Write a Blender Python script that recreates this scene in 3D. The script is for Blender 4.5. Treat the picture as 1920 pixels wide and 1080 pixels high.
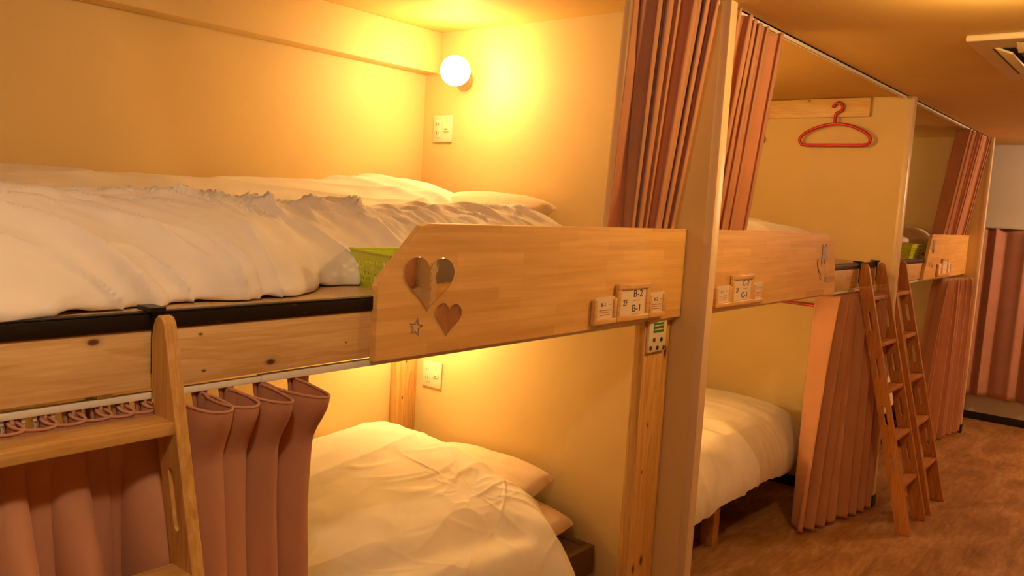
import bpy, bmesh, math, random
import numpy as np
from mathutils import Vector, Matrix
random.seed(7)
for o in list(bpy.data.objects): bpy.data.objects.remove(o)
SC = bpy.context.scene
COL = SC.collection

# ------------------------------------------------------------------ camera
H = 1.51                                   # eye height over the floor
F_PX = 1545.9
yaw, pit, rol = 0.88833, 0.105024, -0.05785
f = Vector((math.sin(yaw)*math.cos(pit), math.cos(yaw)*math.cos(pit), -math.sin(pit)))
r0 = Vector((math.cos(yaw), -math.sin(yaw), 0)); d0 = f.cross(r0)
rr = r0*math.cos(rol)+d0*math.sin(rol); dd = -r0*math.sin(rol)+d0*math.cos(rol)
cam_data = bpy.data.cameras.new('camera'); cam = bpy.data.objects.new('camera', cam_data); COL.objects.link(cam)
m = Matrix.Identity(4)
for i in range(3):
    m[i][0] = rr[i]; m[i][1] = -dd[i]; m[i][2] = -f[i]
m[2][3] = H
cam.matrix_world = m
cam_data.sensor_width = 36; cam_data.lens = 36*F_PX/1920; cam_data.clip_start = 0.02
SC.camera = cam

# ------------------------------------------------------------------ view, world, lights
vs = SC.view_settings
vs.view_transform = 'Standard'; vs.look = 'None'; vs.gamma = 1.0; vs.use_curve_mapping = False
vs.exposure = 0.5
W = bpy.data.worlds.new('world'); SC.world = W; W.use_nodes = True
W.node_tree.nodes['Background'].inputs[0].default_value = (1, .75, .5, 1)
W.node_tree.nodes['Background'].inputs[1].default_value = 0.02

LAMP = (1.0, .68, .27)       # bulbs in the bunks
AISLE = (1.0, .62, .22)      # warm ceiling lamps of the aisle
def area(name, loc, size, power, color, rot=(0, 0, 0), sizey=None):
    l = bpy.data.lights.new(name, 'AREA'); l.energy = power; l.color = color; l.size = size
    if sizey: l.shape = 'RECTANGLE'; l.size_y = sizey
    o = bpy.data.objects.new(name, l); o.location = loc; o.rotation_euler = rot; COL.objects.link(o); return o
def point(name, loc, radius, power, color):
    l = bpy.data.lights.new(name, 'POINT'); l.energy = power; l.color = color; l.shadow_soft_size = radius
    o = bpy.data.objects.new(name, l); o.location = loc; COL.objects.link(o); return o
point('aisle_light_middle', (2.45, .40, 2.08), .05, 17.0, AISLE)
point('aisle_light_near', (.30, .46, 2.08), .05, 12.0, (1.0, .78, .55))
point('aisle_light_far', (6.65, -.35, 2.0), .06, 42.0, (1.0, .64, .35))

# ------------------------------------------------------------------ numpy noise
_rng = np.random.RandomState(11)
_perm = _rng.permutation(512)
def _h(ix, iy, iz):
    a = _perm[ix & 511]; b = _perm[(a+iy) & 511]; return _perm[(b+iz) & 511]/511.0
def noise(x, y, z=0.0):
    x = np.asarray(x, float); y = np.asarray(y, float)+0*x; z = np.asarray(z, float)+0*x
    ix, iy, iz = np.floor(x).astype(int), np.floor(y).astype(int), np.floor(z).astype(int)
    fx, fy, fz = x-ix, y-iy, z-iz
    s = lambda t: t*t*t*(t*(t*6-15)+10)
    fx, fy, fz = s(fx), s(fy), s(fz)
    r = 0
    for a in (0, 1):
        for b in (0, 1):
            for c in (0, 1):
                w = (fx if a else 1-fx)*(fy if b else 1-fy)*(fz if c else 1-fz)
                r = r + w*_h(ix+a, iy+b, iz+c)
    return r*2-1
def ridge(x, y, z=0.0): return 1-np.abs(noise(x, y, z))*2
def sstep(a, b, x):
    t = np.clip((x-a)/(b-a), 0, 1); return t*t*(3-2*t)

# ------------------------------------------------------------------ materials
def new_mat(name):
    m = bpy.data.materials.new(name); m.use_nodes = True
    nt = m.node_tree; b = nt.nodes['Principled BSDF']; return m, nt, b
def N(nt, t, **k):
    n = nt.nodes.new(t)
    for a, v in k.items(): setattr(n, a, v)
    return n
def coords(nt, scale=(1, 1, 1), rot=(0, 0, 0), loc=(0, 0, 0)):
    tc = N(nt, 'ShaderNodeTexCoord'); mp = N(nt, 'ShaderNodeMapping')
    mp.inputs['Scale'].default_value = scale; mp.inputs['Rotation'].default_value = rot; mp.inputs['Location'].default_value = loc
    nt.links.new(tc.outputs['Object'], mp.inputs[0]); return mp.outputs[0]
def ramp(nt, src, stops):
    r = N(nt, 'ShaderNodeValToRGB'); e = r.color_ramp.elements
    while len(e) < len(stops): e.new(.5)
    for i, (p, c) in enumerate(stops): e[i].position = p; e[i].color = (*c, 1)
    nt.links.new(src, r.inputs[0]); return r.outputs[0]
def tex_noise(nt, vec, scale, detail=3, rough=.5, dist=0):
    n = N(nt, 'ShaderNodeTexNoise'); n.inputs['Scale'].default_value = scale; n.inputs['Detail'].default_value = detail
    n.inputs['Roughness'].default_value = rough; n.inputs['Distortion'].default_value = dist
    nt.links.new(vec, n.inputs['Vector']); return n.outputs['Fac']
def bump(nt, b, h, s=.2, d=.002):
    bp = N(nt, 'ShaderNodeBump'); bp.inputs['Strength'].default_value = s; bp.inputs['Distance'].default_value = d
    nt.links.new(h, bp.inputs['Height']); nt.links.new(bp.outputs[0], b.inputs['Normal'])
def mixc(nt, fac, a, c, mode='MIX'):
    m = N(nt, 'ShaderNodeMix', data_type='RGBA', blend_type=mode)
    if isinstance(fac, (int, float)): m.inputs[0].default_value = fac
    else: nt.links.new(fac, m.inputs[0])
    for s, v in ((6, a), (7, c)):
        if isinstance(v, tuple): m.inputs[s].default_value = (*v, 1)
        else: nt.links.new(v, m.inputs[s])
    return m.outputs[2]

def m_plain(name, col, rough=.5, metal=0, spec=.5):
    m, nt, b = new_mat(name)
    b.inputs['Base Color'].default_value = (*col, 1); b.inputs['Roughness'].default_value = rough
    b.inputs['Metallic'].default_value = metal; b.inputs['Specular IOR Level'].default_value = spec
    v = coords(nt); h = tex_noise(nt, v, 60, 2); bump(nt, b, h, .05, .0006)
    return m
def m_paper(name, col, var=.06):
    m, nt, b = new_mat(name)
    v = coords(nt); n1 = tex_noise(nt, v, 1.6, 3)
    lo = tuple(c*(1-var) for c in col); hi = tuple(min(1, c*(1+var)) for c in col)
    nt.links.new(ramp(nt, n1, [(.3, lo), (.7, hi)]), b.inputs['Base Color'])
    b.inputs['Roughness'].default_value = .62; b.inputs['Specular IOR Level'].default_value = .3
    h = tex_noise(nt, v, 170, 3, .6); bump(nt, b, h, .25, .0012)
    return m
def m_cloth(name, col, rough=.85, weave=900, sheen=.25, thin=0.0):
    m, nt, b = new_mat(name)
    v = coords(nt, (1, 1, 1)); n1 = tex_noise(nt, v, 7, 3)
    lo = tuple(c*.93 for c in col); hi = tuple(min(1, c*1.05) for c in col)
    nt.links.new(ramp(nt, n1, [(.3, lo), (.7, hi)]), b.inputs['Base Color'])
    b.inputs['Roughness'].default_value = rough; b.inputs['Specular IOR Level'].default_value = .15
    b.inputs['Sheen Weight'].default_value = sheen; b.inputs['Sheen Roughness'].default_value = .5
    v2 = coords(nt, (1, 1, .35)); h = tex_noise(nt, v2, weave, 2); bump(nt, b, h, .35, .0006)
    if thin:
        out = nt.nodes['Material Output']; tr = N(nt, 'ShaderNodeBsdfTranslucent'); tr.inputs[0].default_value = (*col, 1)
        mx = N(nt, 'ShaderNodeMixShader'); mx.inputs[0].default_value = thin
        nt.links.new(b.outputs[0], mx.inputs[1]); nt.links.new(tr.outputs[0], mx.inputs[2]); nt.links.new(mx.outputs[0], out.inputs[0])
    return m
def m_wood(name, light, dark, axis='x', knots=(), rough=.45, grain=1.0):
    """pine grain running along axis; knots = list of (a, b, radius) in the two object axes of the visible face"""
    m, nt, b = new_mat(name)
    sc = {'x': (.9, 14, 14), 'y': (14, .9, 14), 'z': (14, 14, .9)}[axis]
    v = coords(nt, sc)
    big = tex_noise(nt, v, 1.0*grain, 4, .55, .9)
    v2 = coords(nt, tuple(c*5 for c in sc)); fine = tex_noise(nt, v2, 2.2, 3, .6)
    rings = N(nt, 'ShaderNodeMath', operation='FRACT'); mul = N(nt, 'ShaderNodeMath', operation='MULTIPLY'); mul.inputs[1].default_value = 7.0
    nt.links.new(big, mul.inputs[0]); nt.links.new(mul.outputs[0], rings.inputs[0])
    mid = tuple((a*.55+c*.45) for a, c in zip(light, dark))
    c1 = ramp(nt, rings.outputs[0], [(0, light), (.55, light), (.86, mid), (.95, mid), (1, light)])
    c2 = ramp(nt, fine, [(.3, tuple(c*.90 for c in light)), (.7, (1, 1, 1))])
    col = mixc(nt, .5, c1, mixc(nt, 1.0, c1, c2, 'MULTIPLY'))
    tc = N(nt, 'ShaderNodeTexCoord')
    for (p, rad) in knots:
        d = N(nt, 'ShaderNodeVectorMath', operation='SUBTRACT'); d.inputs[1].default_value = p
        nt.links.new(tc.outputs['Object'], d.inputs[0])
        s = N(nt, 'ShaderNodeVectorMath', operation='MULTIPLY')
        s.inputs[1].default_value = {'x': (.55, .0, 1), 'z': (1, .0, .55), 'y': (0, .55, 1)}[axis]
        nt.links.new(d.outputs[0], s.inputs[0])
        ln = N(nt, 'ShaderNodeVectorMath', operation='LENGTH'); nt.links.new(s.outputs[0], ln.inputs[0])
        dv = N(nt, 'ShaderNodeMath', operation='DIVIDE'); dv.inputs[1].default_value = rad
        nt.links.new(ln.outputs['Value'], dv.inputs[0])
        k = ramp(nt, dv.outputs[0], [(.0, (1, 1, 1)), (.35, (.9, .9, .9)), (.55, (.2, .2, .2)), (1, (0, 0, 0))])
        col = mixc(nt, k, col, (.10, .022, .006))
    nt.links.new(col, b.inputs['Base Color'])
    b.inputs['Roughness'].default_value = rough; b.inputs['Specular IOR Level'].default_value = .4
    bump(nt, b, fine, .12, .0008)
    return m
def m_lam(name, light, dark, rough=.33):
    """edge glued pine board: staggered finger jointed strips along x (object x and z)"""
    m, nt, b = new_mat(name)
    tc = N(nt, 'ShaderNodeTexCoord'); sp = N(nt, 'ShaderNodeSeparateXYZ'); nt.links.new(tc.outputs['Object'], sp.inputs[0])
    cb = N(nt, 'ShaderNodeCombineXYZ'); nt.links.new(sp.outputs['X'], cb.inputs['X']); nt.links.new(sp.outputs['Z'], cb.inputs['Y'])
    br = N(nt, 'ShaderNodeTexBrick'); nt.links.new(cb.outputs[0], br.inputs['Vector'])
    br.offset = .37; br.offset_frequency = 2; br.squash = 1.0
    br.inputs['Color1'].default_value = (0, 0, 0, 1); br.inputs['Color2'].default_value = (1, 1, 1, 1); br.inputs['Mortar'].default_value = (.5, .5, .5, 1)
    br.inputs['Scale'].default_value = 1.0; br.inputs['Mortar Size'].default_value = .0; br.inputs['Bias'].default_value = 0
    br.inputs['Brick Width'].default_value = .23; br.inputs['Row Height'].default_value = .027
    base = ramp(nt, br.outputs['Color'], [(0, tuple(a*.35+c*.65 for a, c in zip(light, dark))), (.12, tuple(a*.8+c*.2 for a, c in zip(light, dark))), (.6, light), (1, tuple(min(1, c*1.06) for c in light))])
    ad = N(nt, 'ShaderNodeVectorMath', operation='MULTIPLY'); ad.inputs[1].default_value = (2.5, 60, 60)
    nt.links.new(tc.outputs['Object'], ad.inputs[0])
    g = tex_noise(nt, ad.outputs[0], 1.0, 4, .6, .4)
    gc = ramp(nt, g, [(.3, (.80, .74, .66)), (.6, (1, 1, 1))])
    nt.links.new(mixc(nt, .75, base, mixc(nt, 1.0, base, gc, 'MULTIPLY')), b.inputs['Base Color'])
    b.inputs['Roughness'].default_value = rough; b.inputs['Specular IOR Level'].default_value = .5
    return m
def m_floor():
    m, nt, b = new_mat('vinyl_floor')
    v = coords(nt, (1, 2.2, 1), (0, 0, .25)); n1 = tex_noise(nt, v, 2.6, 5, .6, .8)
    v2 = coords(nt, (2, 9, 1)); n2 = tex_noise(nt, v2, 5, 4, .6, .5)
    c1 = ramp(nt, n1, [(.28, (.26, .12, .045)), (.5, (.46, .26, .12)), (.72, (.62, .38, .20))])
    c2 = ramp(nt, n2, [(.35, (.72, .66, .6)), (.65, (1, 1, 1))])
    tc = N(nt, 'ShaderNodeTexCoord'); br = N(nt, 'ShaderNodeTexBrick'); nt.links.new(tc.outputs['Object'], br.inputs['Vector'])
    br.inputs['Scale'].default_value = 1; br.inputs['Brick Width'].default_value = .92; br.inputs['Row Height'].default_value = .155
    br.inputs['Mortar Size'].default_value = .0012; br.inputs['Color1'].default_value = (.88, .86, .84, 1); br.inputs['Color2'].default_value = (1, 1, 1, 1); br.inputs['Mortar'].default_value = (.6, .52, .45, 1)
    col = mixc(nt, 1.0, mixc(nt, 1.0, c1, c2, 'MULTIPLY'), br.outputs['Color'], 'MULTIPLY')
    nt.links.new(col, b.inputs['Base Color']); b.inputs['Roughness'].default_value = .42; b.inputs['Specular IOR Level'].default_value = .35
    bump(nt, b, n2, .08, .001)
    return m
def m_osb():
    m, nt, b = new_mat('particle_board')
    v = coords(nt, (1, 1, 1)); n = tex_noise(nt, v, 150, 3, .7); n2 = tex_noise(nt, v, 14, 3)
    c = ramp(nt, n, [(.35, (.52, .33, .16)), (.55, (.76, .54, .30)), (.75, (.86, .66, .42))])
    c2 = ramp(nt, n2, [(.3, (.86, .84, .8)), (.7, (1, 1, 1))])
    nt.links.new(mixc(nt, 1.0, c, c2, 'MULTIPLY'), b.inputs['Base Color']); b.inputs['Roughness'].default_value = .32
    bump(nt, b, n, .2, .001); return m
def m_black():
    m, nt, b = new_mat('black_steel')
    v = coords(nt, (6, 30, 30)); n = tex_noise(nt, v, 3, 4, .7)
    nt.links.new(ramp(nt, n, [(.62, (.012, .008, .006)), (.75, (.16, .10, .06))]), b.inputs['Base Color'])
    b.inputs['Roughness'].default_value = .38; b.inputs['Metallic'].default_value = .3; return m
def m_emit(name, col, s):
    m, nt, b = new_mat(name)
    b.inputs['Base Color'].default_value = (1, 1, 1, 1); b.inputs['Emission Color'].default_value = (*col, 1); b.inputs['Emission Strength'].default_value = s
    v = coords(nt); h = tex_noise(nt, v, 40, 2); bump(nt, b, h, .02, .0005)
    return m
def m_holes():
    m, nt, b = new_mat('lime_plastic')
    b.inputs['Base Color'].default_value = (.62, .74, .03, 1); b.inputs['Roughness'].default_value = .35
    b.inputs['Subsurface Weight'].default_value = .0
    v = coords(nt); h = tex_noise(nt, v, 80, 2); bump(nt, b, h, .06, .0006)
    return m

WALL = m_paper('cream_wallpaper', (.74, .545, .25))
CEIL = m_paper('ceiling_paper', (.66, .43, .14))
GREYW = m_paper('pale_grey_paint', (.66, .62, .58))
CAP = m_plain('cream_edge_cap', (.74, .56, .34), .35)
FLOOR = m_floor()
BLK = m_black(); BASEB = m_plain('black_vinyl', (.012, .010, .010), .45)
OSB = m_osb()
DUV = m_cloth('white_cotton', (.86, .80, .74), .8, 900, .1)
PILW = m_cloth('pillow_cotton', (.78, .62, .46), .85, 900, .1)
CURT = m_cloth('dusty_pink_curtain', (.70, .365, .225), .9, 700, .2, .30)
LINING = m_cloth('cream_lining', (.80, .62, .42), .9, 700, .1, .3)
CURTE = m_cloth('rose_brown_curtain', (.56, .29, .23), .9, 700, .3, .06)
LAM = m_lam('laminated_pine', (.84, .53, .19), (.60, .29, .08))
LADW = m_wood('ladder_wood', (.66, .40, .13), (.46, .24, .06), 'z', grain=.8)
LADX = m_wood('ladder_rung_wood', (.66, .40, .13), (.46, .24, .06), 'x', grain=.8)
FRW = m_wood('sign_wood', (.78, .50, .20), (.58, .32, .10), 'x', rough=.28)
WHITEP = m_plain('white_plastic', (.82, .78, .70), .35)
CREAMP = m_plain('cream_plastic', (.80, .72, .52), .35)
DARKP = m_plain('dark_slot', (.03, .025, .02), .5)
CARD = m_plain('printed_card', (.80, .66, .52), .5)
INK = m_plain('dark_ink', (.06, .025, .015), .6)
REDINK = m_plain('red_ink', (.50, .12, .08), .6)
LIME = m_holes()
RED = m_plain('red_plastic', (.55, .012, .02), .3)
MIRR = m_plain('mirror_acrylic', (.86, .84, .82), .02, 1.0)
MIRG = m_plain('grey_mirror_acrylic', (.36, .33, .36), .35, .6)
BROWN = m_plain('brown_bed_frame', (.10, .055, .03), .5)
BEDW = m_wood('bed_wood', (.62, .36, .14), (.42, .2, .07), 'x')
PLATE = m_plain('lamp_base', (.55, .28, .13), .4)
STEEL = m_plain('screw_steel', (.55, .52, .48), .3, 1.0)
LCD = m_plain('green_display', (.05, .22, .05), .3)

# ------------------------------------------------------------------ object helpers
def tag(o, label=None, cat=None, group=None, kind=None):
    if label: o['label'] = label
    if cat: o['category'] = cat
    if group: o['group'] = group
    if kind: o['kind'] = kind
    return o
def thing(name, label, cat, loc=(0, 0, 0), group=None):
    o = bpy.data.objects.new(name, None); o.empty_display_size = .05; o.location = loc; COL.objects.link(o)
    return tag(o, label, cat, group)
def link(name, me, mat, parent=None, origin=None):
    """vertices are in world space; they are moved into the space of the parent (an unrotated empty) or of origin"""
    o = bpy.data.objects.new(name, me); COL.objects.link(o)
    if mat is not None and not me.materials: me.materials.append(mat)
    if parent is not None:
        w = Vector((0, 0, 0)); p = parent
        while p: w += Vector(p.location); p = p.parent
        me.transform(Matrix.Translation(-w)); o.parent = parent
    elif origin is not None:
        me.transform(Matrix.Translation(-Vector(origin))); o.location = origin
    return o
def smooth(me, ang=None):
    me.polygons.foreach_set('use_smooth', [True]*len(me.polygons))
    if ang is not None:
        try: me.set_sharp_from_angle(angle=math.radians(ang))
        except Exception: pass
def from_bm(bm, name='mesh', sm=None):
    me = bpy.data.meshes.new(name); bm.normal_update(); bm.to_mesh(me); bm.free()
    if sm is not None: smooth(me, sm)
    return me
def bm_box(bm, a, b, bev=0.0, seg=2):
    x0, y0, z0 = a; x1, y1, z1 = b
    vs_ = [bm.verts.new(p) for p in ((x0, y0, z0), (x1, y0, z0), (x1, y1, z0), (x0, y1, z0), (x0, y0, z1), (x1, y0, z1), (x1, y1, z1), (x0, y1, z1))]
    fs = [bm.faces.new([vs_[i] for i in q]) for q in ((3, 2, 1, 0), (4, 5, 6, 7), (0, 1, 5, 4), (1, 2, 6, 5), (2, 3, 7, 6), (3, 0, 4, 7))]
    if bev:
        es = {e for f_ in fs for e in f_.edges}
        bmesh.ops.bevel(bm, geom=list(es), offset=bev, segments=seg, affect='EDGES', profile=.5)
def box(name, a, b, mat, parent=None, bev=0.0, origin=None):
    bm = bmesh.new(); bm_box(bm, a, b, bev)
    return link(name, from_bm(bm, name, 40 if bev else None), mat, parent, origin)
def boxes(name, lst, mat, parent=None, bev=0.0, origin=None):
    bm = bmesh.new()
    for a, b in lst: bm_box(bm, a, b, bev)
    return link(name, from_bm(bm, name, 40 if bev else None), mat, parent, origin)
def grid_mesh(P, name='grid', closed_u=False):
    """P: array (n, m, 3)"""
    n, m_, _ = P.shape
    idx = np.arange(n*m_).reshape(n, m_)
    a = idx[:-1, :-1].ravel(); b = idx[1:, :-1].ravel(); c = idx[1:, 1:].ravel(); d = idx[:-1, 1:].ravel()
    faces = np.stack([a, b, c, d], 1)
    if closed_u:
        a = idx[:, -1][:-1]; b = idx[:, -1][1:]; c = idx[:, 0][1:]; d = idx[:, 0][:-1]
        faces = np.concatenate([faces, np.stack([a, b, c, d], 1)])
    me = bpy.data.meshes.new(name); me.from_pydata(P.reshape(-1, 3).tolist(), [], faces.tolist()); me.update(); smooth(me)
    return me
def tube(bm, pts, rad, seg=10, cap=True):
    pts = [Vector(p) for p in pts]; n = len(pts); rings = []
    rads = rad if isinstance(rad, (list, tuple)) else [rad]*n
    prev = None
    for i, p in enumerate(pts):
        t = (pts[min(i+1, n-1)]-pts[max(i-1, 0)]).normalized()
        if prev is None:
            a = Vector((0, 0, 1)) if abs(t.z) < .9 else Vector((1, 0, 0))
            u = t.cross(a).normalized()
        else: u = (prev-t*prev.dot(t)).normalized()
        prev = u; v = t.cross(u)
        rings.append([bm.verts.new(p+(u*math.cos(2*math.pi*k/seg)+v*math.sin(2*math.pi*k/seg))*rads[i]) for k in range(seg)])
    for i in range(n-1):
        for k in range(seg):
            bm.faces.new([rings[i][k], rings[i][(k+1) % seg], rings[i+1][(k+1) % seg], rings[i+1][k]])
    if cap: bm.faces.new(rings[0][::-1]); bm.faces.new(rings[-1])
def lathe(bm, prof, center, axis, seg=24):
    """prof: (radius, height) along axis vector"""
    ax = Vector(axis).normalized(); a = Vector((0, 0, 1)) if abs(ax.z) < .9 else Vector((1, 0, 0))
    u = ax.cross(a).normalized(); v = ax.cross(u); c = Vector(center); rings = []
    for r_, h_ in prof:
        if r_ < 1e-6: rings.append([bm.verts.new(c+ax*h_)])
        else: rings.append([bm.verts.new(c+ax*h_+(u*math.cos(2*math.pi*k/seg)+v*math.sin(2*math.pi*k/seg))*r_) for k in range(seg)])
    for A, B in zip(rings[:-1], rings[1:]):
        for k in range(seg):
            q = [A[k % len(A)], A[(k+1) % len(A)] if len(A) > 1 else None, B[(k+1) % len(B)] if len(B) > 1 else None, B[k % len(B)]]
            q = [x for i, x in enumerate(q) if x is not None]
            q = list(dict.fromkeys(q))
            if len(q) > 2: bm.faces.new(q)
    if len(rings[0]) > 1: bm.faces.new(rings[0][::-1])
    if len(rings[-1]) > 1: bm.faces.new(rings[-1])
    bmesh.ops.recalc_face_normals(bm, faces=bm.faces[:])
def plate(name, loops, t, to3d, mat, parent=None, bev=.0012, origin=None):
    """2D outline with holes -> board of thickness t. to3d maps (u, v, w) with w in [0, t]"""
    cu = bpy.data.curves.new('c', 'CURVE'); cu.dimensions = '2D'; cu.fill_mode = 'BOTH'
    cu.extrude = t/2-bev; cu.bevel_depth = bev; cu.bevel_resolution = 1; cu.offset = -bev
    for lp in loops:
        s = cu.splines.new('POLY'); s.points.add(len(lp)-1); s.use_cyclic_u = True
        for i, (u, v) in enumerate(lp): s.points[i].co = (u, v, 0, 1)
    o = bpy.data.objects.new('c', cu); COL.objects.link(o)
    dg = bpy.context.evaluated_depsgraph_get(); dg.update()
    me = bpy.data.meshes.new_from_object(o.evaluated_get(dg))
    bpy.data.objects.remove(o)
    for v in me.vertices: v.co = to3d(v.co.x, v.co.y, v.co.z+t/2)
    me.materials.clear(); me.name = name
    bm = bmesh.new(); bm.from_mesh(me); bmesh.ops.remove_doubles(bm, verts=bm.verts[:], dist=1e-5)
    bmesh.ops.recalc_face_normals(bm, faces=bm.faces[:]); bm.to_mesh(me); bm.free()
    smooth(me, 16)
    return link(name, me, mat, parent, origin)
def text_mesh(name, txt, size, sx, to3d, mat, parent, ext=.0004):
    cu = bpy.data.curves.new('t', 'FONT'); cu.body = txt; cu.size = size; cu.extrude = ext; cu.align_x = 'CENTER'; cu.align_y = 'CENTER'
    cu.resolution_u = 3
    o = bpy.data.objects.new('t', cu); COL.objects.link(o)
    dg = bpy.context.evaluated_depsgraph_get(); dg.update()
    me = bpy.data.meshes.new_from_object(o.evaluated_get(dg)); bpy.data.objects.remove(o)
    for v in me.vertices: v.co = to3d(v.co.x*sx, v.co.y, v.co.z)
    me.materials.clear()
    return link(name, me, mat, parent)
def join_meshes(objs):
    pass
def copy_tree(o, parent=None):
    c = o.copy(); COL.objects.link(c); c.parent = parent
    for ch in list(o.children): copy_tree(ch, c)
    return c
def struct(o): o['kind'] = 'structure'; return o

# ------------------------------------------------------------------ room shell
YP = 1.15                      # front ends of the partitions
YB = 2.455                     # back wall
ZC = 2.155                     # ceiling
struct(box('floor', (-1.5, -1.6, -.05), (7.35, YB, 0), FLOOR))
struct(box('ceiling', (-1.5, -1.6, ZC), (7.35, YB, ZC+.05), CEIL))
struct(box('wall_back', (-1.5, YB, 0), (7.35, YB+.05, ZC), WALL))
struct(box('wall_right', (7.35, -1.6, 0), (7.40, YB+.05, ZC), GREYW))
struct(box('wall_left', (-1.55, -1.6, 0), (-1.5, YB, ZC), WALL))
struct(box('wall_front', (-1.5, -1.65, 0), (7.40, -1.6, ZC), WALL))
struct(box('baseboard_right', (7.338, -1.6, 0), (7.35, YB, .058), BASEB, bev=.002))
PX = [(.224, .270), (2.39, 2.436), (4.555, 4.601), (6.742, 6.788)]
for i, (a, b) in enumerate(PX):
    w = struct(box('wall_partition', (a+.0008, YP+.012, 0), (b-.0008, YB, ZC), WALL))
    struct(box('trim_%d' % (i+1), (a, YP, .0 if i < 2 else .062), (b, YP+.030, ZC), CAP, bev=.002))
for i in (2, 3):
    a, b = PX[i]
    struct(boxes('baseboard_partition', [((a-.004, YP-.004, 0), (b+.004, YP+.014, .062)), ((a-.004, YP+.010, 0), (a, YP+.6, .062))], BASEB))
for i in range(3):
    a, b = PX[i][1], PX[i+1][0]
    struct(box('trim_%d' % (i+5), (a, 2.372, 1.994), (b, YB, ZC), WALL, bev=.003))

# ------------------------------------------------------------------ joists, posts, sleeping boards
BAYS = [('near', PX[0][1], PX[1][0]), ('middle', PX[1][1], PX[2][0]), ('far', PX[2][1], PX[3][0])]
WHERE = {'near': 'in the nearest bunk bay', 'middle': 'in the middle bunk bay behind the first partition', 'far': 'in the farthest bunk bay by the end wall'}
knots_near = [((.555, 1.257, 1.262), .011), ((.868, 1.257, 1.196), .011), ((.73, 1.257, 1.259), .0045), ((.737, 1.257, 1.196), .0045), ((1.04, 1.257, 1.215), .003)]
BEAM = m_wood('pine_joist', (.78, .55, .26), (.60, .35, .12), 'x', [((p[0]-.27, 0, p[2]-1.178), r_) for p, r_ in knots_near], .42)
POSTM = m_wood('pine_post', (.76, .48, .17), (.50, .24, .06), 'z', [((.036, 0, .362), .016), ((.084, 0, .376), .020), ((.045, 0, .68), .008), ((.060, 0, .83), .008), ((.156, 0, 1.055), .024)], .42)
for k, a, b in BAYS:
    y0 = 1.257
    rt = thing('sleeping_platform', {'near': 'near upper bunk platform, pine joist with black steel edge and particle board', 'middle': 'middle upper bunk platform beyond the first partition, pine joist under curved guard', 'far': 'farthest upper bunk platform seen beyond the second partition'}[k], 'bunk platform', (a, y0, 1.178), 'upper bunk platforms')
    box('joist', (a, y0, 1.178), (b, y0+.038, 1.274), BEAM, rt, .002)
    box('deck_board', (a, y0-.0005, 1.2795), (b, YB, 1.300), OSB, rt)
    box('underside_panel', (a, y0+.045, 1.262), (b, YB, 1.279), WALL, rt)
    boxes('steel_edge', [((a, y0-.006, 1.277), (b, y0-.001, 1.300)), ((a, y0-.006, 1.3005), (b, y0+.012, 1.3035))], BLK, rt, .0008)
    # curtain rail under the joist
    rl = thing('curtain_rail', {'near': 'thin white curtain rail under the near upper bunk', 'middle': 'white curtain rail under the middle upper bunk', 'far': 'white curtain rail under the farthest upper bunk'}[k], 'curtain rail', (a, 1.286, 1.165), 'lower curtain rails')
    box('track', (a+.002, 1.2615, 1.160), (b-.002, 1.276, 1.1705), WHITEP, rl, .001)
    if k == 'near': box('track_sleeve', (.853, 1.260, 1.159), (b-.002, 1.2775, 1.172), WHITEP, rl, .001)
    xb = [.575] if k == 'near' else []
    for x in xb:
        boxes('rail_bracket', [((x-.012, 1.262, 1.1705), (x+.012, 1.276, 1.178)), ((x-.014, 1.297, 1.110), (x+.014, 1.300, 1.178))], STEEL, rl)
    if k == 'near':
        # little white runners bunched on the rail
        for i in range(16):
            x = .30+i*.0135+random.uniform(-.002, .002)
            bm = bmesh.new(); bm_box(bm, (x-.003, 1.266, 1.151), (x+.003, 1.272, 1.161), .001)
            tube(bm, [(x, 1.269, 1.152), (x+.002, 1.270, 1.144), (x, 1.272, 1.132)], .002, 6)
            link('runner', from_bm(bm, 'runner', 40), WHITEP, rl)
    # ceiling rail
    cr = thing('curtain_rail', {'near': 'white ceiling curtain rail over the near upper bunk', 'middle': 'long white ceiling curtain rail between first and second partition', 'far': 'white ceiling curtain rail beyond the second partition'}[k], 'curtain rail', (a, 1.19, 2.14), 'ceiling curtain rails')
    boxes('track', [((a+.004, 1.181, 2.1405), (b-.03, 1.187, 2.155)), ((a+.004, 1.193, 2.1405), (b-.03, 1.199, 2.155)), ((a+.004, 1.181, 2.150), (b-.03, 1.199, 2.155))], WHITEP, cr)
    box('end_cap', (b-.03, 1.179, 2.138), (b-.018, 1.201, 2.155), WHITEP, cr, .002)

ps = thing('corner_post', 'tall knotty pine post against the first partition, carrying a small control panel', 'post', (2.205, 1.257, 0), 'pine posts')
box('stud', (2.205, 1.257, 0), (2.335, 1.295, 1.177), POSTM, ps, .003)
box('side_stud', (2.3352, 1.268, 0), (2.3895, 1.295, 1.177), POSTM, ps, .003)
p2 = box('corner_post', (2.267, 2.427, 0), (2.3895, 2.4548, 1.261), POSTM, None, .003, origin=(2.267, 2.427, 0))
tag(p2, 'narrow pine post in the back corner of the near lower bunk, beside the outlet', 'post', 'pine posts')
pp2 = box('corner_post', (2.437, 1.262, 0), (2.52, 1.295, 1.177), POSTM, None, .003, origin=(2.437, 1.262, 0))
tag(pp2, 'pine post on the far side of the first partition under the middle guard', 'post', 'pine posts')

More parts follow.
